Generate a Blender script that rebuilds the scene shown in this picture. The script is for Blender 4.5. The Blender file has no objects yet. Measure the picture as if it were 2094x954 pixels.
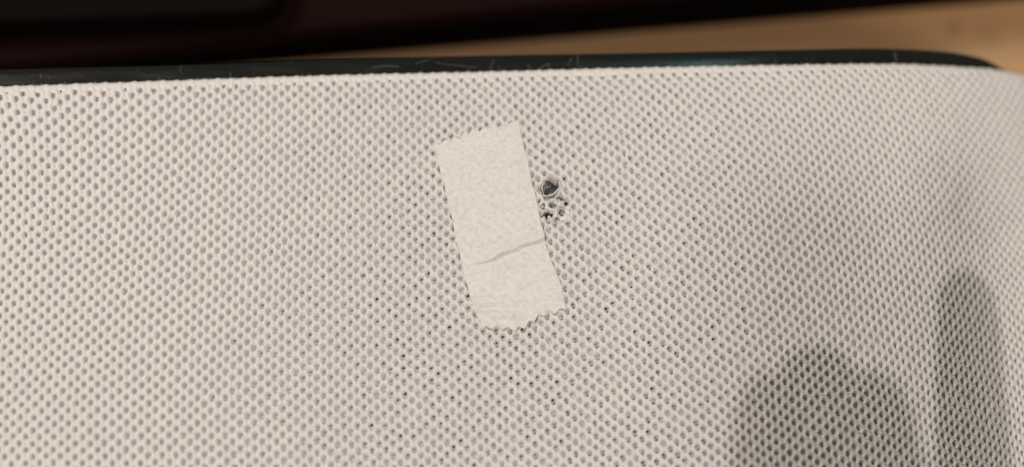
import bpy, bmesh, math, random
import numpy as np
from mathutils import Vector

random.seed(7)
rng = np.random.default_rng(7)
S = bpy.context.scene
COL = S.collection
MM = 0.001

# ------------------------------------------------------------------ camera
F_PX, CX, CY = 2245.0, 1047.0, 477.0          # the photograph's own pixels (2094 x 954)
TILT, DIST = math.radians(18.0), 224.5         # mm
CAM = np.array([0.0, -DIST * math.sin(TILT), DIST * math.cos(TILT)])
FWD = np.array([0.0, math.sin(TILT), -math.cos(TILT)])
UPV = np.array([0.0, math.cos(TILT), math.sin(TILT)])

cam_d = bpy.data.cameras.new('camera')
cam = bpy.data.objects.new('camera', cam_d)
COL.objects.link(cam)
cam.location = Vector(CAM * MM)
cam.rotation_euler = (TILT, 0, 0)
cam_d.sensor_width = 36.0
cam_d.lens = 36.0 * F_PX / 2094.0
cam_d.clip_start = 0.005
cam_d.clip_end = 20.0
cam_d.dof.use_dof = True
cam_d.dof.focus_distance = 0.2225
cam_d.dof.aperture_fstop = 4.5
S.camera = cam

# ------------------------------------------------------------------ light
S.view_settings.view_transform = 'Standard'
S.view_settings.look = 'None'
S.view_settings.exposure = 0.0
S.view_settings.gamma = 1.0
S.view_settings.use_curve_mapping = False

world = bpy.data.worlds.new('World')
S.world = world
world.use_nodes = True
bg = world.node_tree.nodes['Background']
bg.inputs[0].default_value = (1.0, 0.79, 0.58, 1)
bg.inputs[1].default_value = 0.22


def lamp(name, loc, target, size, power, color):
    d = bpy.data.lights.new(name, 'AREA')
    d.shape = 'DISK'
    d.size = size
    d.energy = power
    d.color = color
    o = bpy.data.objects.new(name, d)
    COL.objects.link(o)
    o.location = loc
    o.rotation_euler = (Vector(target) - Vector(loc)).to_track_quat('-Z', 'Y').to_euler()
    return o


lamp('ceiling_lamp', (0.25, -0.52, 1.25), (0, 0, 0), 0.040, 4.7, (1.0, 0.915, 0.87))
lamp('ceiling_lamp', (-0.42, 0.34, 0.56), (0, 0, 0), 0.18, 2.9, (1.0, 0.91, 0.845))
lamp('ceiling_lamp', (0.22, -0.80, 1.10), (0, 0, 0), 0.23, 5.3, (1.0, 0.89, 0.80))
lamp('teal_rim_lamp', (0.235, 0.412, 0.75), (0.05, 0.04, 0), 0.12, 0.58, (0.50, 0.95, 0.92))  # unseen teal lamp, added for the sheen reflected in the rim


# ------------------------------------------------------------------ helpers
def rays(px, py):
    xc = (np.asarray(px, float) - CX) / F_PX
    yc = -(np.asarray(py, float) - CY) / F_PX
    return FWD + xc[..., None] * np.array([1.0, 0, 0]) + yc[..., None] * UPV


def on_plane(px, py, z):
    """the place (mm) on a level plane"""
    d = rays(px, py)
    t = (np.asarray(z, float) - CAM[2]) / d[..., 2]
    return CAM + d * t[..., None]


def zbase(x, y):
    z = -0.0036 * np.maximum(x - 40, 0) ** 2 + 0.0008 * np.maximum(-x - 10, 0) ** 2
    z = z + 0.25 * np.sin(x * 0.045 + 1.2) * np.cos(y * 0.05 + 0.4)
    return z


EDGE = np.array([(-700, 190), (-300, 184), (0, 177), (200, 170), (400, 163), (680, 154), (1000, 146.5), (1300, 138.5),
                 (1600, 133), (1750, 131), (1832, 131), (1950, 136), (2050, 145), (2094, 155),
                 (2200, 200), (2350, 300), (2500, 440), (2700, 700)], float)
OUTER = np.array([(-700, 160), (-300, 151), (0, 142), (400, 132), (680, 121), (1000, 114), (1300, 109), (1600, 103), (1800, 100),
                  (1870, 102), (1960, 110), (2020, 125), (2055, 145), (2094, 175), (2200, 240), (2350, 360),
                  (2500, 520), (2700, 800)], float)


def curve(pts, x):
    # smooth interpolation of a polyline
    x = np.asarray(x, float)
    m = np.gradient(pts[:, 1], pts[:, 0])
    i = np.clip(np.searchsorted(pts[:, 0], x) - 1, 0, len(pts) - 2)
    h = pts[i + 1, 0] - pts[i, 0]
    t = np.clip((x - pts[i, 0]) / h, 0, 1)
    return ((2 * t**3 - 3 * t**2 + 1) * pts[i, 1] + (t**3 - 2 * t**2 + t) * h * m[i]
            + (-2 * t**3 + 3 * t**2) * pts[i + 1, 1] + (t**3 - t**2) * h * m[i + 1])


def roll(px, py):
    d = np.clip((py - curve(EDGE, px)) * 0.1 / 4.5, 0, 1)
    return 2.0 * (1 - np.sqrt(np.maximum(1 - (1 - d) ** 2, 0)))


def surf(px, py):
    """the place (mm) of the smooth pad surface, and its normal"""
    px = np.asarray(px, float)
    py = np.asarray(py, float)
    d = rays(px, py)
    rl = roll(px, py)
    z = np.zeros(px.shape)
    for _ in range(25):
        p = CAM + d * ((z - CAM[2]) / d[..., 2])[..., None]
        z = 0.3 * z + 0.7 * (zbase(p[..., 0], p[..., 1]) - rl)
    p = CAM + d * ((z - CAM[2]) / d[..., 2])[..., None]
    e = 0.2
    gx = (zbase(p[..., 0] + e, p[..., 1]) - zbase(p[..., 0] - e, p[..., 1])) / (2 * e)
    gy = (zbase(p[..., 0], p[..., 1] + e) - zbase(p[..., 0], p[..., 1] - e)) / (2 * e)
    gy = gy - (roll(px, py - 2) - roll(px, py + 2)) / 0.4
    n = np.stack([-gx, -np.clip(gy, -3, 3), np.ones_like(gx)], -1)
    n /= np.linalg.norm(n, axis=-1, keepdims=True)
    return p, n


CU = [-0.8997, 0.0728, 0.0272, 39.7172, -3.4395, 1.2545, 0.363, -0.238, -0.2713, 0.8876, -0.6403, -1.6634, 1.0641, -1.3682, 3.0976, -0.2985, 3.145]
CV = [18.61, -0.4644, -0.1348, 1.405, 0.3184, -0.1365, 0.5515, 1.0605, -0.6738, 0.3393, -0.1098, -1.3167, 1.1755, -0.3712, 0.3165, 0.8216, 1.2615]
TERMS = [(i, j) for i in range(6) for j in range(4) if 0 < i + j <= 5]


def knit(px, py):
    """course and wale numbers of the knit at a place on the cloth (it is stretched round the pad)"""
    def raw(x, y):
        X = (x - 1047) / 1047
        Y = (y - 520) / 440
        u = np.zeros_like(X)
        v = np.zeros_like(X)
        for (i, j), a, b in zip(TERMS, CU, CV):
            t = X**i * Y**j
            u += a * t
            v += b * t
        return u, v
    qx = np.clip(px, 0, 2094)
    qy = np.clip(py, 120, 954)
    u, v = raw(qx, qy)
    ux, vx = raw(qx + 2.0, qy)
    uy, vy = raw(qx, qy + 2.0)
    u = u + (ux - u) / 2 * (px - qx) + (uy - u) / 2 * (py - qy)
    v = v + (vx - v) / 2 * (px - qx) + (vy - v) / 2 * (py - qy)
    return u, v


def hash2(i, j, k):
    h = np.sin(i * 127.1 + j * 311.7 + k * 74.7) * 43758.5453
    return h - np.floor(h)


def smooth(a, b, x):
    t = np.clip((x - a) / (b - a), 0, 1)
    return t * t * (3 - 2 * t)


def np_mesh(name, verts_mm, faces):
    me = bpy.data.meshes.new(name)
    faces = np.asarray(faces, np.int32)
    nf, k = faces.shape
    me.vertices.add(len(verts_mm))
    me.vertices.foreach_set('co', (np.asarray(verts_mm) * MM).astype(np.float32).ravel())
    me.loops.add(nf * k)
    me.loops.foreach_set('vertex_index', faces.ravel())
    me.polygons.add(nf)
    me.polygons.foreach_set('loop_start', np.arange(0, nf * k, k, dtype=np.int32))
    me.polygons.foreach_set('loop_total', np.full(nf, k, np.int32))
    me.update(calc_edges=True)
    me.polygons.foreach_set('use_smooth', np.ones(nf, bool))
    return me


def grid_faces(ny, nx):
    i = np.arange(ny * nx).reshape(ny, nx)
    return np.stack([i[:-1, :-1], i[1:, :-1], i[1:, 1:], i[:-1, 1:]], -1).reshape(-1, 4)


def link(name, me, mat, parent=None):
    o = bpy.data.objects.new(name, me)
    COL.objects.link(o)
    if mat:
        me.materials.append(mat)
    if parent:
        o.parent = parent
    return o


def thing(name, label, cat, group=None):
    o = bpy.data.objects.new(name, None)
    o.empty_display_size = 0.01
    COL.objects.link(o)
    tag(o, label, cat, group)
    return o


def tag(o, label, cat, group=None):
    o['label'] = label
    o['category'] = cat
    if group:
        o['group'] = group


def tubes(paths, sides=4):
    """thin yarns: each path is (points mm, radii mm)"""
    V = []
    Fc = []
    base = 0
    for pts, rad in paths:
        pts = np.asarray(pts, float)
        n = len(pts)
        tan = np.gradient(pts, axis=0)
        tan /= np.linalg.norm(tan, axis=1, keepdims=True) + 1e-9
        ref = np.array([0.31, 0.17, 0.94])
        a = np.cross(tan, ref)
        a /= np.linalg.norm(a, axis=1, keepdims=True) + 1e-9
        b = np.cross(tan, a)
        th = np.linspace(0, 2 * np.pi, sides, endpoint=False)
        r = np.broadcast_to(np.asarray(rad, float), (n,))
        ring = pts[:, None] + r[:, None, None] * (np.cos(th)[None, :, None] * a[:, None] + np.sin(th)[None, :, None] * b[:, None])
        V.append(ring.reshape(-1, 3))
        for k in range(n - 1):
            for s in range(sides):
                s2 = (s + 1) % sides
                Fc.append((base + k * sides + s, base + k * sides + s2, base + (k + 1) * sides + s2, base + (k + 1) * sides + s))
        base += n * sides
    return np.concatenate(V), Fc


# ------------------------------------------------------------------ materials
def mat(name, color, rough=0.6, **kw):
    m = bpy.data.materials.new(name)
    m.use_nodes = True
    b = m.node_tree.nodes['Principled BSDF']
    b.inputs['Base Color'].default_value = (*color, 1)
    b.inputs['Roughness'].default_value = rough
    for k, v in kw.items():
        b.inputs[k.replace('_', ' ')].default_value = v
    return m, b, m.node_tree


def node(nt, kind, **kw):
    n = nt.nodes.new(kind)
    for k, v in kw.items():
        setattr(n, k, v)
    return n


def noise(nt, scale, detail=4.0, stretch=(1, 1, 1), rough=0.5):
    tc = node(nt, 'ShaderNodeTexCoord')
    mp = node(nt, 'ShaderNodeMapping')
    mp.inputs['Scale'].default_value = stretch
    nz = node(nt, 'ShaderNodeTexNoise')
    nz.inputs['Scale'].default_value = scale
    nz.inputs['Detail'].default_value = detail
    nz.inputs['Roughness'].default_value = rough
    nt.links.new(tc.outputs['Object'], mp.inputs[0])
    nt.links.new(mp.outputs[0], nz.inputs['Vector'])
    return nz


def ramp(nt, src, stops):
    r = node(nt, 'ShaderNodeValToRGB')
    e = r.color_ramp.elements
    while len(e) < len(stops):
        e.new(0.5)
    for el, (p, c) in zip(e, stops):
        el.position = p
        el.color = (*c, 1)
    nt.links.new(src, r.inputs[0])
    return r


def bump(nt, b, src, strength, dist):
    bp = node(nt, 'ShaderNodeBump')
    bp.inputs['Strength'].default_value = strength
    bp.inputs['Distance'].default_value = dist
    nt.links.new(src, bp.inputs['Height'])
    nt.links.new(bp.outputs[0], b.inputs['Normal'])
    return bp


def fabric_mat():
    m, b, nt = mat('white_knit_yarn', (0.74, 0.70, 0.64), 0.85)
    b.inputs['Sheen Weight'].default_value = 0.15
    b.inputs['Specular IOR Level'].default_value = 0.2
    n1 = noise(nt, 60, 3)
    n2 = noise(nt, 2600, 3)
    r = ramp(nt, n1.outputs[0], [(0.3, (0.725, 0.705, 0.69)), (0.7, (0.745, 0.722, 0.703))])
    r2 = ramp(nt, n2.outputs[0], [(0.3, (0.93, 0.925, 0.93)), (0.62, (1, 1, 1))])
    mx = node(nt, 'ShaderNodeMix', data_type='RGBA', blend_type='MULTIPLY')
    mx.inputs[0].default_value = 1
    nt.links.new(r.outputs[0], mx.inputs[6])
    nt.links.new(r2.outputs[0], mx.inputs[7])
    nt.links.new(mx.outputs[2], b.inputs['Base Color'])
    n3 = noise(nt, 3500, 2)
    bump(nt, b, n3.outputs[0], 0.25, 0.0001)
    return m


M_FAB = fabric_mat()
M_CORE, b_, nt_ = mat('grey_foam', (0.06, 0.058, 0.058), 0.95)
r_ = ramp(nt_, noise(nt_, 900, 4).outputs[0], [(0.3, (0.03, 0.03, 0.031)), (0.75, (0.12, 0.117, 0.115))])
nt_.links.new(r_.outputs[0], b_.inputs['Base Color'])
M_BACK, b_, nt_ = mat('grey_backing_yarn', (0.40, 0.385, 0.385), 0.9)
r_ = ramp(nt_, noise(nt_, 1300, 3).outputs[0], [(0.3, (0.57, 0.548, 0.556)), (0.7, (0.65, 0.626, 0.63))])
nt_.links.new(r_.outputs[0], b_.inputs['Base Color'])
M_YARN = mat('loose_white_yarn', (0.74, 0.71, 0.67), 0.8)[0]
M_GREY = mat('loose_grey_yarn', (0.36, 0.35, 0.35), 0.85)[0]

M_RIM, b_, nt_ = mat('black_plastic', (0.0055, 0.0075, 0.007), 0.38)
b_.inputs['Specular IOR Level'].default_value = 0.3
n_ = noise(nt_, 220, 6, (0.35, 2.5, 1))
r_ = ramp(nt_, n_.outputs[0], [(0.35, (0.20, 0.20, 0.20)), (0.7, (0.34, 0.34, 0.34))])
nt_.links.new(r_.outputs[0], b_.inputs['Roughness'])
bump(nt_, b_, noise(nt_, 1500, 3).outputs[0], 0.15, 0.0001)

M_TAPE, b_, nt_ = mat('paper_tape', (0.72, 0.67, 0.585), 0.8)
b_.inputs['Specular IOR Level'].default_value = 0.25
n_ = noise(nt_, 1100, 5, (1, 1.5, 1))
r_ = ramp(nt_, n_.outputs[0], [(0.3, (0.61, 0.597, 0.57)), (0.52, (0.70, 0.687, 0.66)), (0.7, (0.735, 0.722, 0.695))])
nt_.links.new(r_.outputs[0], b_.inputs['Base Color'])
bump(nt_, b_, noise(nt_, 2400, 4).outputs[0], 0.35, 0.00012)

M_MAROON, b_, nt_ = mat('dark_maroon_leather', (0.0115, 0.0038, 0.0032), 0.8)
b_.inputs['Specular IOR Level'].default_value = 0.05
bump(nt_, b_, noise(nt_, 400, 4).outputs[0], 0.3, 0.0006)
M_BOX_SHADE = mat('box_shade_black', (0.004, 0.0028, 0.0028), 0.9, Specular_IOR_Level=0.05)[0]  # shade on the front of the box, put into its colour
M_SLAB = mat('black_shell', (0.0052, 0.0026, 0.003), 0.85, Specular_IOR_Level=0.05)[0]
M_LINT = mat('pale_lint', (0.30, 0.27, 0.23), 0.85)[0]


def wood_mat():
    m, b, nt = mat('light_brown_wood', (0.36, 0.18, 0.075), 0.5)
    n1 = noise(nt, 14, 5, (0.35, 2.2, 1))
    r1 = ramp(nt, n1.outputs[0], [(0.3, (0.52, 0.30, 0.14)), (0.7, (0.70, 0.435, 0.23))])
    n2 = noise(nt, 60, 5, (0.18, 2.5, 1))
    r2 = ramp(nt, n2.outputs[0], [(0.3, (0.86, 0.84, 0.8)), (0.65, (1, 1, 1))])
    mx = node(nt, 'ShaderNodeMix', data_type='RGBA', blend_type='MULTIPLY')
    mx.inputs[0].default_value = 1
    nt.links.new(r1.outputs[0], mx.inputs[6])
    nt.links.new(r2.outputs[0], mx.inputs[7])
    last = mx.outputs[2]
    # the two small knots
    tc = node(nt, 'ShaderNodeTexCoord')
    for (kx, ky), rad, amt in ((KNOT1, 0.0042, 0.42), (KNOT2, 0.006, 0.2)):
        vm = node(nt, 'ShaderNodeVectorMath', operation='DISTANCE')
        vm.inputs[1].default_value = (kx * MM, ky * MM, FLOOR_Z * MM)
        nt.links.new(tc.outputs['Object'], vm.inputs[0])
        mr = node(nt, 'ShaderNodeMapRange')
        mr.inputs[1].default_value = 0
        mr.inputs[2].default_value = rad
        mr.inputs[3].default_value = amt
        mr.inputs[4].default_value = 0
        nt.links.new(vm.outputs['Value'], mr.inputs[0])
        mk = node(nt, 'ShaderNodeMix', data_type='RGBA')
        mk.inputs[7].default_value = (0.10, 0.035, 0.012, 1)
        nt.links.new(mr.outputs[0], mk.inputs[0])
        nt.links.new(last, mk.inputs[6])
        last = mk.outputs[2]
    nt.links.new(last, b.inputs['Base Color'])
    return m


# ------------------------------------------------------------------ floor
FLOOR_Z = -100.0
KNOT1 = on_plane(1952, 58, FLOOR_Z)[:2]
KNOT2 = on_plane(2018, 70, FLOOR_Z)[:2]
fl = np_mesh('floor', [(-900, -900, FLOOR_Z), (900, -900, FLOOR_Z), (900, 900, FLOOR_Z), (-900, 900, FLOOR_Z)], [(0, 1, 2, 3)])
floor = link('floor', fl, wood_mat())
floor['kind'] = 'structure'


# ------------------------------------------------------------------ things in the dark beyond the pad
def prism(name, bottom, top, material, parent=None, bevel=0.0):
    bm = bmesh.new()
    lo = [bm.verts.new(Vector(p) * MM) for p in bottom]
    hi = [bm.verts.new(Vector(p) * MM) for p in top]
    n = len(lo)
    bm.faces.new(lo[::-1])
    bm.faces.new(hi)
    for i in range(n):
        bm.faces.new((lo[i], lo[(i + 1) % n], hi[(i + 1) % n], hi[i]))
    if bevel:
        bmesh.ops.bevel(bm, geom=list(bm.edges), offset=bevel * MM, segments=3, affect='EDGES', profile=0.5)
    me = bpy.data.meshes.new(name)
    bm.to_mesh(me)
    bm.free()
    for p in me.polygons:
        p.use_smooth = False
    return link(name, me, material, parent)


def line_at(p, q, x, z):
    """a level line through two places, at a given x"""
    a = on_plane(*p, z)
    b = on_plane(*q, z)
    t = (x - a[0]) / (b[0] - a[0])
    c = a + (b - a) * t
    return (x, float(c[1]), z)


box = thing('storage_box', 'dark maroon box with shaded front coloured black standing on the wood beyond the pad', 'box')
BZ, TZ = -72.0, -66.0
XL, XR = -330.0, 420.0
b0 = line_at((680, 121), (2094, 3), XL, FLOOR_Z + 0.3)
b1 = line_at((680, 121), (2094, 3), XR, FLOOR_Z + 0.3)
t0 = line_at((250, 134), (1300, 18), XL, BZ)
t1 = line_at((250, 134), (1300, 18), XR, BZ)
prism('base', [b0, b1, (XR, 520, FLOOR_Z + 0.3), (XL, 480, FLOOR_Z + 0.3)],
      [t0, t1, (XR, 520, BZ), (XL, 480, BZ)], M_BOX_SHADE, box, 1.5)  # black band is the front face in shadow, coloured in
u0 = (t0[0], t0[1] + 0.3, BZ + 0.05)
u1 = (t1[0], t1[1] + 0.3, BZ + 0.05)
prism('lid', [u0, u1, (XR, 519, BZ + 0.05), (XL, 479, BZ + 0.05)],
      [(u0[0], u0[1] + 1, TZ), (u1[0], u1[1] + 1, TZ), (XR, 518, TZ), (XL, 478, TZ)], M_MAROON, box, 1.2)

# flat black case with a rounded corner lying on the box
SZ0, SZ1 = TZ + 0.1, TZ + 9.0
pa = on_plane(-500, 62, SZ1)
pb = on_plane(575, 19, SZ1)
dirx = (pb - pa) / np.linalg.norm(pb - pa)
diry = np.array([-dirx[1], dirx[0], 0])
outline = []
L_ = float(np.linalg.norm(pb - pa))
W_, R_ = 130.0, 9.0
for cx_, cy_, a0 in ((L_ - R_, R_, -90), (L_ - R_, W_ - R_, 0), (R_, W_ - R_, 90), (R_, R_, 180)):
    for k in range(7):
        a = math.radians(a0 + 15 * k)
        outline.append(pa + dirx * (cx_ + R_ * math.cos(a)) + diry * (cy_ + R_ * math.sin(a)))
case = prism('flat_case', [(p[0], p[1], SZ0) for p in outline], [(p[0], p[1], SZ1) for p in outline], M_SLAB, None, 1.0)
tag(case, 'black flat case with rounded corner lying on the dark maroon box', 'case')


# ------------------------------------------------------------------ the pad
pad = thing('fabric_pad', 'pad covered in white knitted mesh with a worn hole and black plastic rim', 'pad')

xs = np.concatenate([np.arange(-520, -260, 4.0), np.arange(-260, -12, 2.5), np.arange(-12, 2106, 1.5), np.arange(2106, 2350, 2.5), np.arange(2350, 2520, 4.0)])
ss = np.concatenate([np.arange(0, 830, 1.45), np.arange(830, 1000, 2.5), np.arange(1000, 1200, 4.0)])
PX, SS = np.meshgrid(xs, ss)
PY = curve(EDGE, PX) + SS
P, N = surf(PX, PY)

HX, HY = 1126.0, 383.0        # the worn hole


def relief(px, py):
    """depth (mm) of the knit below the pad surface: ridges of yarn, openings, pinholes, the worn hole"""
    # the knit is never perfectly even
    jx = 1.3 * np.sin(px * 0.021 + py * 0.013) + 0.8 * np.sin(px * 0.047 - py * 0.061 + 2)
    jy = 1.2 * np.sin(px * 0.017 - py * 0.027 + 1) + 0.8 * np.sin(px * 0.055 + py * 0.043)
    # loosened round the worn hole
    dx, dy = px - 1131, py - 405
    rr = np.sqrt(dx**2 + (dy * 0.8) ** 2)
    pull = 7 * np.exp(-(rr / 42) ** 2)
    u, v = knit(px + jx - dx / (rr + 6) * pull * 0.6, py + jy - dy / (rr + 6) * pull * 0.6)
    best = None
    for off in (0.0, 0.5):
        iu = np.round(u - off)
        iv = np.round(v - off)
        du = u - off - iu
        dv = v - off - iv
        m = (du * 27) ** 2 + (dv * 25) ** 2
        if best is None:
            best = [m, du, dv, iu, iv + 0 * off]
        else:
            k = m < best[0]
            best = [np.where(k, a, b) for a, b in zip([m, du, dv, iu + 0.5, iv + 0.5], best)]
    _, du, dv, iu, iv = best
    h1, h2, h3, h4, h5 = (hash2(iu * 2, iv * 2, k) for k in (1, 2, 3, 4, 5))
    du = du + (h1 - 0.5) * 0.04
    dv = dv + (h2 - 0.5) * 0.05
    p = du * 27.0
    q = dv * 25.0
    # lean of the openings changes across the cloth
    xr = np.clip(px / 2094, 0, 1)
    ang = np.radians(np.interp(xr, [0, 0.25, 0.5, 0.75, 1], [8, -2, -16, -28, -24]) + (h3 - 0.5) * 14)
    pr = p * np.cos(ang) + q * np.sin(ang)
    qr = -p * np.sin(ang) + q * np.cos(ang)
    size = 0.93 + np.interp(xr, [0, 0.35, 1], [0.10, 0.18, 0.2]) * h4
    A = np.interp(xr, [0, 0.3, 0.6, 1], [6.0, 6.6, 6.5, 6.3]) * size
    B = np.interp(xr, [0, 0.3, 0.6, 1], [9.2, 10.2, 9.8, 8.6]) * size
    # tapered towards the lower end
    A = A * (1 - 0.22 * np.clip(qr / 10, -1, 1))
    rho = (np.abs(pr / A) ** 2.2 + np.abs(qr / B) ** 2.2) ** (1 / 2.2)
    fold = smooth(2, 17, py - curve(EDGE, px))
    d = np.interp(xr, [0, 0.4, 1], [0.42, 0.55, 0.56]) * (1 - smooth(np.interp(xr, [0, 0.35], [0.5, 0.66]), 1.14, rho)) * fold
    # pinholes where the ridges meet under each opening
    sp = np.interp(xr, [0, 0.5, 0.8, 1], [0.0, 0.8, 2.6, 2.8])
    pin = 0
    for y_ in (q - 11.4, q + 13.6):
        for s_ in (-1, 1):
            pin = np.maximum(pin, np.exp(-(((p - s_ * sp) / 1.9) ** 2 + (y_ / 1.6) ** 2)))
    d = d + 0.45 * pin * (0.4 + h2) * fold
    rho2 = np.sqrt((pr / (A * np.interp(xr, [0, 0.35], [0.63, 0.72]))) ** 2
                   + ((qr + np.interp(xr, [0, 0.4], [1.5, 0.3])) / (B * np.interp(xr, [0, 0.35], [0.64, 0.73]))) ** 2)
    cut = (rho2 < 0.35 + 0.65 * fold) & (py - curve(EDGE, px) > 9)
    # the worn hole and the frayed cloth under it
    th = np.arctan2(py - HY, px - HX)
    wob = 1 + 0.12 * np.sin(th * 2 + 0.6) + 0.08 * np.sin(th * 5 + 1) + 0.05 * np.sin(th * 9)
    e1 = np.sqrt(((px - HX) / 20.5) ** 2 + ((py - HY) / 20.5) ** 2) * wob
    lip = np.exp(-((e1 - 1.3) / 0.22) ** 2)
    d = d * (1 - 0.3 * lip) - 0.06 * lip + 0.9 * (1 - smooth(0.9, 1.2, e1))
    e2 = np.sqrt(((px - 1134) / 29) ** 2 + ((py - 424) / 29) ** 2) * (1 + 0.10 * np.sin(th * 5))
    fray = 1 - smooth(0.5, 1.1, e2)
    rag = np.sin(px * 0.31 + 1.3 * np.sin(py * 0.21)) * np.sin(py * 0.27 + 1.7 * np.sin(px * 0.17 + 2))
    torn = np.full_like(px, 9.0)
    for ox, oy, ax_, ay_ in ((1146, 402, 11, 8), (1121, 437, 12, 9), (1149, 431, 7.5, 9.5), (1130, 417, 9, 6.5), (1138, 448, 8, 6.5), (1158, 413, 6, 8), (1110, 420, 6, 8)):
        torn = np.minimum(torn, np.sqrt(((px - ox) / ax_) ** 2 + ((py - oy) / ay_) ** 2))
    torn = torn + 0.18 * rag
    d = np.where(e1 > 1.0, d * (1 - 0.75 * fray) + fray * (0.22 + 0.25 * rag + 0.35 * (1 - smooth(0.8, 1.5, torn))), d)
    cut = np.where(e2 < 1.0, torn < 1.0, cut)
    cut = np.where(e1 < 1.18, e1 < 1.0, cut)
    # the grey layer under the openings: a little uneven, with pits between its yarns
    w1 = np.interp(xr, [0, 0.2, 0.38, 0.7, 1], [0.42, 0.5, 0.85, 0.85, 0.6]) * (0.55 + 0.8 * h5)
    w2 = np.interp(xr, [0, 0.35, 0.6, 1], [0.1, 0.5, 1.0, 1.1]) * (0.5 + 0.85 * h3)
    g1 = np.exp(-(((pr + 0.2) / 2.8) ** 2 + ((qr + 4.6) / 3.2) ** 2))
    g2 = np.exp(-(((pr - 0.5) / 2.8) ** 2 + ((qr - 3.2) / 2.8) ** 2))
    back = (0.75 * w1 * g1 + 0.75 * w2 * g2) * fold - 0.12 * np.clip(qr / 8, -1, 1)
    e3 = np.sqrt(((px - 1122) / 19) ** 2 + ((py - 380) / 18.5) ** 2) * (1 + 0.12 * np.sin(th * 4))
    back = back + 1.9 * (1 - smooth(0.8, 1.5, e3)) + 0.25 * (e2 < 1.0) * rag
    backcut = ((back > 0.46) & (fold > 0.8) & (e1 > 1.3) & (e2 > 1.0)) | (e3 < 1.0) | ((e2 < 1.0) & (torn < 0.95) & (rag > -0.45))
    return d, cut, back, backcut


D, CUT, _, _ = relief(PX, PY)
V = P - N * D[..., None]
# the loops at the fold stand out as small scallops
eu, ev = knit(PX, PY)
fade = np.exp(-(SS / 5.0) ** 2)
scal = (0.09 * np.sin(2 * np.pi * eu + 1) + 0.05 * np.sin(4 * np.pi * eu) + 0.06 * np.sin(eu * 0.9) * np.sin(eu * 2.3 + 1)) * fade
V[..., 1] += scal
# cloth wrapped down past the edge, into the rim
wrap = []
for k in range(1, 9):
    w = V[0] + np.array([0, 0.25 * math.sin(k / 8 * math.pi), 0]) - np.array([0, 0, 0.55 * k])
    wrap.append(w)
V = np.concatenate([np.array(wrap[::-1]), V])
DD = np.concatenate([np.zeros((8, len(xs))), CUT.astype(float)])
ny, nx = V.shape[:2]
faces = grid_faces(ny, nx)
fd = DD.reshape(-1)[faces].mean(1)
faces = faces[fd < 0.6]
cloth = link('knitted_cloth', np_mesh('knitted_cloth', V.reshape(-1, 3), faces), M_FAB, pad)

# grey backing layer of the spacer mesh, seen through the openings
bxs = np.concatenate([np.arange(-520, -12, 4.0), np.arange(-12, 2106, 2.1), np.arange(2106, 2520, 4.0)])
bss = np.concatenate([np.arange(2, 830, 2.1), np.arange(830, 1200, 4.0)])
BX, BS = np.meshgrid(bxs, bss)
BY = curve(EDGE, BX) + BS
BP, BN = surf(BX, BY)
_, _, BD, BC = relief(BX, BY)
BV = BP - BN * (0.86 + BD)[..., None]
BV = np.concatenate([np.array([BV[0] + np.array([0, 0.35, 0.0]) - np.array([0, 0, 0.6 * k]) for k in range(5, 0, -1)]), BV])
BC = np.concatenate([np.zeros((5, len(bxs)), bool), BC])
bf = grid_faces(*BV.shape[:2])
bf = bf[BC.reshape(-1).astype(float)[bf].mean(1) < 0.6]
backing = link('backing_layer', np_mesh('backing_layer', BV.reshape(-1, 3), bf), M_BACK, pad)

# grey foam body under the cloth
cxs = np.linspace(-520, 2516, 150)
css = np.concatenate([[0], np.linspace(12, 1196, 70)])
CPX, CSS = np.meshgrid(cxs, css)
CP, CN = surf(CPX, curve(EDGE, CPX) + CSS)
CPt = CP - CN * 2.6
CPt[0] = CP[0] - np.array([0, 1.5, 3.4])
ny2, nx2 = CPt.shape[:2]
cv = CPt.reshape(-1, 3)
cf = [tuple(f) for f in grid_faces(ny2, nx2)]
ring = ([(0, i) for i in range(nx2)] + [(j, nx2 - 1) for j in range(1, ny2)] + [(ny2 - 1, i) for i in range(nx2 - 2, -1, -1)]
        + [(j, 0) for j in range(ny2 - 2, 0, -1)])
ids = [j * nx2 + i for j, i in ring]
cen = cv.mean(0)
low = np.array([cv[i] for i in ids])
low[:, :2] = cen[:2] + (low[:, :2] - cen[:2]) * 0.96
low[:, 2] = FLOOR_Z + 0.2
o0 = len(cv)
cv = np.concatenate([cv, low])
n_ = len(ids)
cf += [(ids[i], o0 + i, o0 + (i + 1) % n_, ids[(i + 1) % n_]) for i in range(n_)]
foam = link('foam_body', np_mesh('foam_body', cv, cf), M_CORE, pad)

# black plastic rim: a rounded ledge below the edge of the cloth
rx = np.concatenate([np.arange(-520, 1500, 20.0), np.arange(1500, 2500, 8.0)])
e_in = curve(EDGE, rx)
e_out = curve(OUTER, rx)
edge3 = surf(rx, e_in)[0]
rim_rows = []
for f, dz in ((-0.9, -1.6), (-0.4, -1.45), (0.0, -1.4), (0.3, -1.38), (0.6, -1.45), (0.82, -1.62), (0.94, -1.85), (1.0, -2.2)):
    w = e_in + (e_out - e_in) * f
    if f < 0:
        w = e_in - 14 * f
    rim_rows.append(on_plane(rx, w, edge3[:, 2] + dz))
last_ = rim_rows[-1]
for k, (dy, dz) in enumerate(((0.05, -1.2), (-0.1, -3.0), (-0.6, -6), (-1.8, -9), (-4, -11))):
    rim_rows.append(last_ + np.array([0, dy, dz]))
RV = np.array(rim_rows[::-1])
rim = link('rim', np_mesh('rim', RV.reshape(-1, 3), grid_faces(*RV.shape[:2])), M_RIM, pad)


# frayed yarn round the hole
def surf_pt(px, py, lift=0.0):
    p, n = surf(np.array([px], float), np.array([py], float))
    return (p + n * lift)[0]


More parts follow.
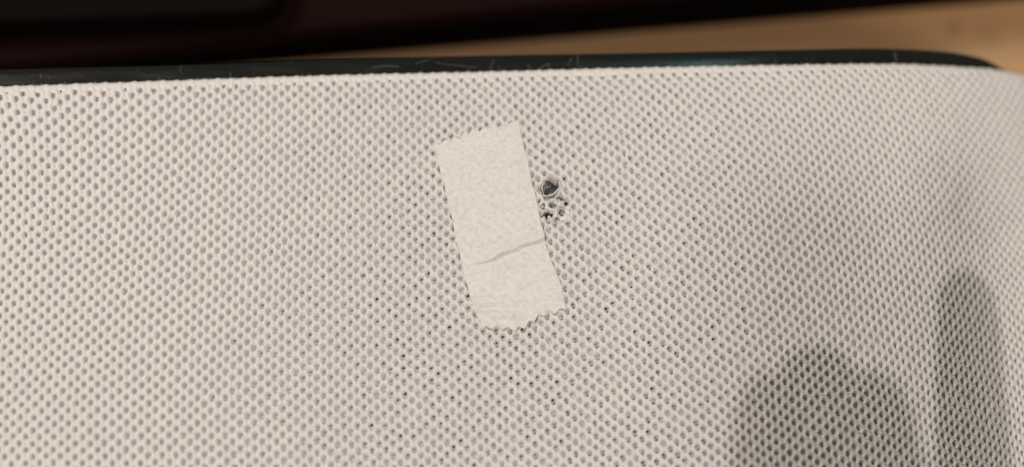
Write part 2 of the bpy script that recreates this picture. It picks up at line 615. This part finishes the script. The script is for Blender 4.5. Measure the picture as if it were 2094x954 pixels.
def bez(a, b, c, n=8):
    t = np.linspace(0, 1, n)[:, None]
    return (1 - t) ** 2 * a + 2 * t * (1 - t) * b + t * t * c


paths, greys = [], []
for k in range(26):                      # broken loops in the frayed part
    x0, y0 = random.gauss(1135, 15), random.gauss(428, 15)
    a = random.uniform(0, 2 * math.pi)
    l = random.uniform(7, 22)
    a3 = surf_pt(x0, y0, random.uniform(-0.9, -0.1))
    b3 = surf_pt(x0 + l * 0.5 * math.cos(a) + random.uniform(-9, 9), y0 + l * 0.5 * math.sin(a) + random.uniform(-9, 9), random.uniform(-0.3, 0.7))
    c3 = surf_pt(x0 + l * math.cos(a), y0 + l * math.sin(a), random.uniform(-0.9, 0.0))
    (paths if random.random() < 0.5 else greys).append((bez(a3, b3, c3), random.uniform(0.04, 0.09)))
for k in range(70):                      # hair-fine filaments
    x0, y0 = random.gauss(1133, 19), random.gauss(415, 24)
    a = random.uniform(0, 2 * math.pi)
    l = random.uniform(6, 18)
    paths.append((bez(surf_pt(x0, y0, -0.2), surf_pt(x0 + l * 0.6 * math.cos(a) + random.uniform(-5, 5), y0 + l * 0.6 * math.sin(a) + random.uniform(-5, 5), random.uniform(0.1, 0.9)),
                      surf_pt(x0 + l * math.cos(a + 0.4), y0 + l * math.sin(a + 0.4), random.uniform(-0.2, 0.6))), random.uniform(0.015, 0.032)))
for k in range(2):                      # yarn ends curled round the lip
    a = random.uniform(0, 2 * math.pi)
    r0 = random.uniform(17, 22)
    a2 = a + random.uniform(0.4, 1.1)
    a3 = surf_pt(HX + r0 * math.cos(a), HY + r0 * math.sin(a), -0.1)
    b3 = surf_pt(HX + (r0 + 3) * math.cos((a + a2) / 2), HY + (r0 + 3) * math.sin((a + a2) / 2), random.uniform(0.1, 0.5))
    c3 = surf_pt(HX + (r0 - 2) * math.cos(a2), HY + (r0 - 2) * math.sin(a2), random.uniform(-0.5, 0.1))
    paths.append((bez(a3, b3, c3), random.uniform(0.04, 0.08)))
for (p0, p1, p2, r) in (((1093, 366), (1098, 388), (1108, 402), 0.10), ((1104, 398), (1128, 408), (1143, 384), 0.13),
                        ((1110, 372), (1106, 390), (1116, 404), 0.07), ((1143, 372), (1150, 388), (1139, 400), 0.13),
                        ((1092, 352), (1096, 372), (1090, 392), 0.07)):
    paths.append((bez(surf_pt(*p0, 0.0), surf_pt(*p1, 0.3), surf_pt(*p2, -0.1), 10), r))
for k in range(7):                       # grey fibres deep in the hole
    a3 = surf_pt(HX + random.uniform(-4, 14), HY + random.uniform(2, 16), -2.0)
    b3 = surf_pt(HX + random.uniform(-8, 8), HY + random.uniform(-4, 10), -1.6)
    c3 = surf_pt(HX + random.uniform(-6, 15), HY + random.uniform(-4, 18), -2.3)
    greys.append((bez(a3, b3, c3), random.uniform(0.05, 0.12)))
fv, ff = tubes(paths, 6)
frayed = link('frayed_yarn', np_mesh('frayed_yarn', fv, ff), M_YARN, pad)
gv, gf = tubes(greys, 6)
frayed_g = link('grey_fibre', np_mesh('grey_fibre', gv, gf), M_GREY, pad)

# soft fuzz standing off the cloth
fz = []
n_f = 2600
fx = rng.uniform(-40, 2140, n_f)
fy = curve(EDGE, fx) + rng.uniform(0, 1, n_f) ** 1.15 * 830
fp, fn = surf(fx, fy)
for k in range(n_f):
    a = rng.uniform(0, 2 * np.pi)
    l = rng.uniform(0.4, 1.5)
    t = np.array([math.cos(a), math.sin(a), 0])
    s = np.array([-t[1], t[0], 0])
    p0 = fp[k] - fn[k] * 0.1
    p1 = fp[k] + t * l * 0.5 + s * rng.uniform(-0.3, 0.3) + fn[k] * rng.uniform(0.05, 0.3)
    p2 = fp[k] + t * l + fn[k] * rng.uniform(-0.05, 0.35)
    fz.append((bez(p0, p1, p2, 5), rng.uniform(0.012, 0.026) * (2.0 if k % 11 == 0 else 1)))
zx = rng.uniform(-40, 2090, 420)         # along the fold over the rim
zp, zn = surf(zx, curve(EDGE, zx) + 3)
for k in range(420):
    t = np.array([rng.uniform(-0.5, 0.5), rng.uniform(0.1, 0.55), rng.uniform(-0.2, 0.3)])
    fz.append((bez(zp[k] - zn[k] * 0.1, zp[k] + t * 0.6 + np.array([0, 0, 0.1]), zp[k] + t * 1.2, 5), rng.uniform(0.012, 0.028)))
zv, zf = tubes(fz, 3)
fuzz = link('fuzz', np_mesh('fuzz', zv, zf), M_YARN, pad)
fuzz['kind'] = 'stuff'

# ------------------------------------------------------------------ paper tape
LEFT = np.array([(888, 297), (904, 364), (920, 430), (945, 545), (966, 625), (985, 664)], float)
RIGHT = np.array([(1060, 250), (1076, 318), (1090, 380), (1118, 508), (1150, 590), (1156, 628)], float)
LT = np.array([0, 0.18, 0.36, 0.67, 0.89, 1.0])
nu, nv = 150, 420
uu = np.linspace(0, 1, nu)
tt = np.linspace(0, 1, nv)
U, T = np.meshgrid(uu, tt)
CREASE = 0.668 - 0.05 * smooth(0.2, 1.0, U) + 0.004 * np.sin(U * 9) + 0.003 * np.sin(U * 23)
T = T + (CREASE - 0.645) * np.exp(-((T - 0.645) / 0.14) ** 2)      # rows follow the crease


def teeth(u, n, amp, ph):
    x = u * n + ph
    saw = np.abs((x % 1.0) - 0.45) / 0.55
    return amp * (saw + 0.45 * np.sin(u * 9 + ph))


# the pinked ends: the strip starts and stops on a zigzag
top_off = (teeth(U, 9, 6.5, 0.2) + 3.0 * np.sin(U * 37) * np.sin(U * 13 + 1) - 7) / 400.0
bot_off = (teeth(U, 8, 5.5, 0.6) + 3.0 * np.sin(U * 31 + 2) * np.sin(U * 17) - 14 * np.exp(-((U - 0.36) / 0.2) ** 2) + 8 * smooth(0.86, 1.0, U) - 10) / 400.0
Tq = T + top_off * np.exp(-T / 0.045) - bot_off * np.exp(-(1 - T) / 0.045)


def side(pts, t):
    over = np.where(t < 0, t * 400, np.where(t > 1, (t - 1) * 400, 0.0))
    return np.stack([np.interp(t, LT, pts[:, 0]) + 0.25 * over, np.interp(t, LT, pts[:, 1]) + over], -1)


le = side(LEFT, Tq)
ri = side(RIGHT, Tq)
# slightly wavy cut sides
Q = le + (ri - le) * U[..., None]
Q[..., 0] += 0.8 * np.sin(Tq * 31 + 1) * (np.abs(U - 0.5) * 2) ** 4 + 0.5 * np.sin(Tq * 67) * (np.abs(U - 0.5) * 2) ** 4
TP, TN = surf(Q[..., 0], Q[..., 1])
d_under = relief(Q[..., 0], Q[..., 1])[0]
# blurred relief of the cloth shows through the paper
k = np.ones(9) / 9
for ax in (0, 1):
    d_under = np.apply_along_axis(lambda r: np.convolve(np.pad(r, 4, 'edge'), k, 'valid'), ax, d_under)
lift = 0.26 - 0.0 * d_under
# crease: a folded ridge across the strip
cu = np.clip((U - 0.08) / 0.92, 0, 1)
cl = CREASE
s_ = (T - cl) * 41.0                     # mm along the strip
prof = np.where(s_ < 0, np.exp(-(s_ / 1.9) ** 2), np.exp(-(s_ / 0.21) ** 2))
near = np.exp(-(s_ / 1.6) ** 2) * smooth(0.05, 0.4, U)
lift -= 0.30 * np.clip(d_under, 0, 1.4) * (1 - near)
lift += 0.70 * prof * smooth(0.0, 0.45, U)
lift -= 0.10 * np.exp(-((s_ - 0.7) / 0.4) ** 2) * smooth(0.05, 0.4, U)
# small wrinkles at the lower left, fine ones elsewhere
for (u0_, t0_, su, slope, amp, wid) in ((0.10, 0.86, 0.22, 0.05, 0.20, 0.45), (0.18, 0.90, 0.25, 0.06, 0.24, 0.45), (0.12, 0.935, 0.25, 0.07, 0.25, 0.4),
                                  (0.30, 0.96, 0.30, 0.02, 0.26, 0.45), (0.55, 0.93, 0.25, -0.02, 0.16, 0.6), (0.85, 0.20, 0.2, -0.06, 0.16, 0.35),
                                  (0.10, 0.16, 0.15, -0.05, 0.12, 0.4), (0.40, 0.70, 0.30, -0.04, 0.12, 0.7), (0.75, 0.82, 0.25, -0.03, 0.10, 0.6),
                                  (0.25, 0.60, 0.2, -0.03, 0.08, 0.5)):
    sm = (T - t0_ - slope * (U - u0_)) * 41
    lift += 1.6 * amp * np.exp(-(sm / wid) ** 2) * np.exp(-((U - u0_) / su) ** 2)
lift += 0.05 * np.sin(U * 11 + T * 17) * np.sin(T * 23 + 1)
for _ in range(90):                      # paper crinkles
    u0_, t0_ = rng.uniform(0, 1), rng.uniform(0, 1)
    ca, sa = math.cos(rng.normal(-0.12, 0.35)), math.sin(rng.normal(-0.12, 0.35))
    a_, b_ = (U - u0_) * 18, (T - t0_) * 41
    lift += rng.uniform(-0.075, 0.09) * (1 + 1.2 * (t0_ > 0.82)) * np.exp(-((-a_ * sa + b_ * ca) / rng.uniform(0.2, 0.45)) ** 2 - ((a_ * ca + b_ * sa) / rng.uniform(1.2, 3.5)) ** 2)
# the ends lift off a little
lift += 0.35 * smooth(0.965, 1.0, T) * (0.5 + 0.5 * np.sin(U * 14)) + 0.2 * smooth(0.03, 0.0, T) * (0.5 + 0.5 * np.sin(U * 17 + 2))
TV = TP + TN * lift[..., None]
top_v = TV.reshape(-1, 3)
bot_v = (TV - TN * 0.10).reshape(-1, 3)
tf = grid_faces(nv, nu)
ids = np.concatenate([np.arange(nu), np.arange(1, nv) * nu + nu - 1, (nv - 1) * nu + np.arange(nu - 2, -1, -1), np.arange(nv - 2, 0, -1) * nu])
nt_all = len(top_v)
nxt = np.roll(ids, -1)
sidef = np.stack([ids, nxt, nxt + nt_all, ids + nt_all], -1)
tape = link('tape_strip', np_mesh('tape_strip', np.concatenate([top_v, bot_v]), np.concatenate([tf, tf[:, ::-1] + nt_all, sidef])), M_TAPE)
tag(tape, 'short strip of creased white paper tape with pinked ends stuck on the white mesh', 'tape')

# ------------------------------------------------------------------ lint on the rim and the cloth
def rim_pt(px, py, lift=0.05):
    e = surf(np.array([px], float), curve(EDGE, np.array([px], float)))[0][0]
    return on_plane(np.array([px], float), np.array([py], float), e[2] - 1.4 + lift)[0]


GR = 'pale lint hairs caught on the black rim'
LINT = [(((1078, 133), (1084, 138), (1089, 146)), 0.07, 'short pale lint hair standing upright on the rim above the tape'),
        (((1098, 146), (1108, 136), (1124, 130)), 0.08, 'curved pale lint hair touching the cloth edge to the right of the tape top'),
        (((1170, 116), (1166, 126), (1161, 134)), 0.05, 'slanting pale lint hair on the dark rim just before the teal sheen'),
        (((1181, 114), (1183, 122), (1180, 130)), 0.06, 'upright pale lint hair on the rim next to the teal sheen'),
        (((1010, 122), (1006, 134), (1002, 142)), 0.05, 'faint slanting lint hair on the rim above the tape corner'),
        (((760, 139), (785, 134), (815, 137)), 0.07, 'flat tan lint hair lying along the rim left of the tape'),
        (((890, 128), (925, 136), (975, 137)), 0.05, 'long faint lint hair lying along the rim above the tape'),
        (((850, 131), (862, 127), (880, 122)), 0.05, 'faint lint hair slanting up the rim left of the tape'),
        (((1829, 107), (1831, 118), (1833, 130)), 0.10, 'pale pinkish lint hair across the rim near the rounded corner'),
        (((84, 152), (85, 156), (84, 160)), 0.07, 'tiny lint speck on the rim at the far left'),
        (((366, 140), (370, 146), (374, 153)), 0.05, 'faint lint hair on the left stretch of the rim')]
for pts, r, lab in LINT:
    a, b, c = [rim_pt(x, y, 0.08) for x, y in pts]
    lv, lf = tubes([(bez(a, b + np.array([0, 0, 0.3]), c, 9), r * 0.5)], 5)
    tag(link('lint_hair', np_mesh('lint_hair', lv, lf), M_LINT), lab, 'lint', GR)

# dust on the rim
dust = []
for k in range(130):
    x = random.uniform(0, 1980)
    e, o = float(curve(EDGE, np.array([x]))[0]), float(curve(OUTER, np.array([x]))[0])
    y = o + (e - o) * random.uniform(0.1, 0.95)
    p = rim_pt(x, y, 0.03)
    a = random.uniform(0, math.pi)
    l = random.uniform(0.05, 0.45) * random.random() + 0.05
    dust.append(([p, p + np.array([math.cos(a) * l, math.sin(a) * l * 0.6, 0.02])], random.uniform(0.015, 0.04)))
dv, df = tubes(dust, 4)
du_ = link('dust', np_mesh('dust', dv, df), M_LINT)
tag(du_, 'fine pale dust specks scattered along the black rim', 'dust')
du_['kind'] = 'stuff'

# ------------------------------------------------------------------ the hand beside the pad, whose shadow falls across the lower right
M_SKIN, b_, nt_ = mat('skin', (0.55, 0.33, 0.24), 0.5)
b_.inputs['Subsurface Weight'].default_value = 0.1
b_.inputs['Subsurface Radius'].default_value = (0.004, 0.0015, 0.0008)
bump(nt_, b_, noise(nt_, 900, 4).outputs[0], 0.2, 0.0003)


def limb(bm, lay, root, pts):
    prev = root
    for x, y, z, r in pts:
        v = bm.verts.new((x * MM, y * MM, z * MM))
        v[lay].radius = (r * MM, r * MM)
        if prev:
            bm.edges.new((prev, v))
        prev = v
    return prev


bm = bmesh.new()
lay = bm.verts.layers.skin.verify()
wrist = bm.verts.new((0.116, -0.245, 0.146))
wrist[lay].radius = (0.021, 0.021)
wrist[lay].use_root = True
limb(bm, lay, wrist, [(126, -300, 168, 24), (140, -380, 203, 30), (155, -470, 238, 36)])
palm = limb(bm, lay, wrist, [(108, -215, 136, 24)])
limb(bm, lay, palm, [(101, -166, 134, 11), (95, -126, 138, 9.8), (91, -98, 128, 9.2), (88, -78, 116, 8.6)])      # index
limb(bm, lay, palm, [(86, -168, 132, 11), (80, -124, 132, 10.0), (78, -92, 120, 9.4), (77.5, -68, 104, 8.8)])    # middle
limb(bm, lay, palm, [(71, -174, 131, 10.5), (69, -132, 135, 9.4), (70, -100, 127, 8.8), (71.5, -76, 115, 8.3)])  # ring
limb(bm, lay, palm, [(55, -184, 126, 9.5), (44, -164, 122, 8.0), (40, -156, 106, 7.2), (46, -164, 96, 6.4)])     # little finger, curled
limb(bm, lay, palm, [(116, -184, 124, 14), (104, -138, 106, 11.5), (104, -88, 85, 10), (107, -38, 68, 8.2)])   # thumb
me = bpy.data.meshes.new('hand')
bm.to_mesh(me)
bm.free()
hand = link('hand', me, M_SKIN)
hand.modifiers.new('skin', 'SKIN').use_smooth_shade = True
hand.modifiers.new('round', 'SUBSURF').render_levels = 2
tag(hand, 'bare left hand held over the front edge of the pad', 'hand')
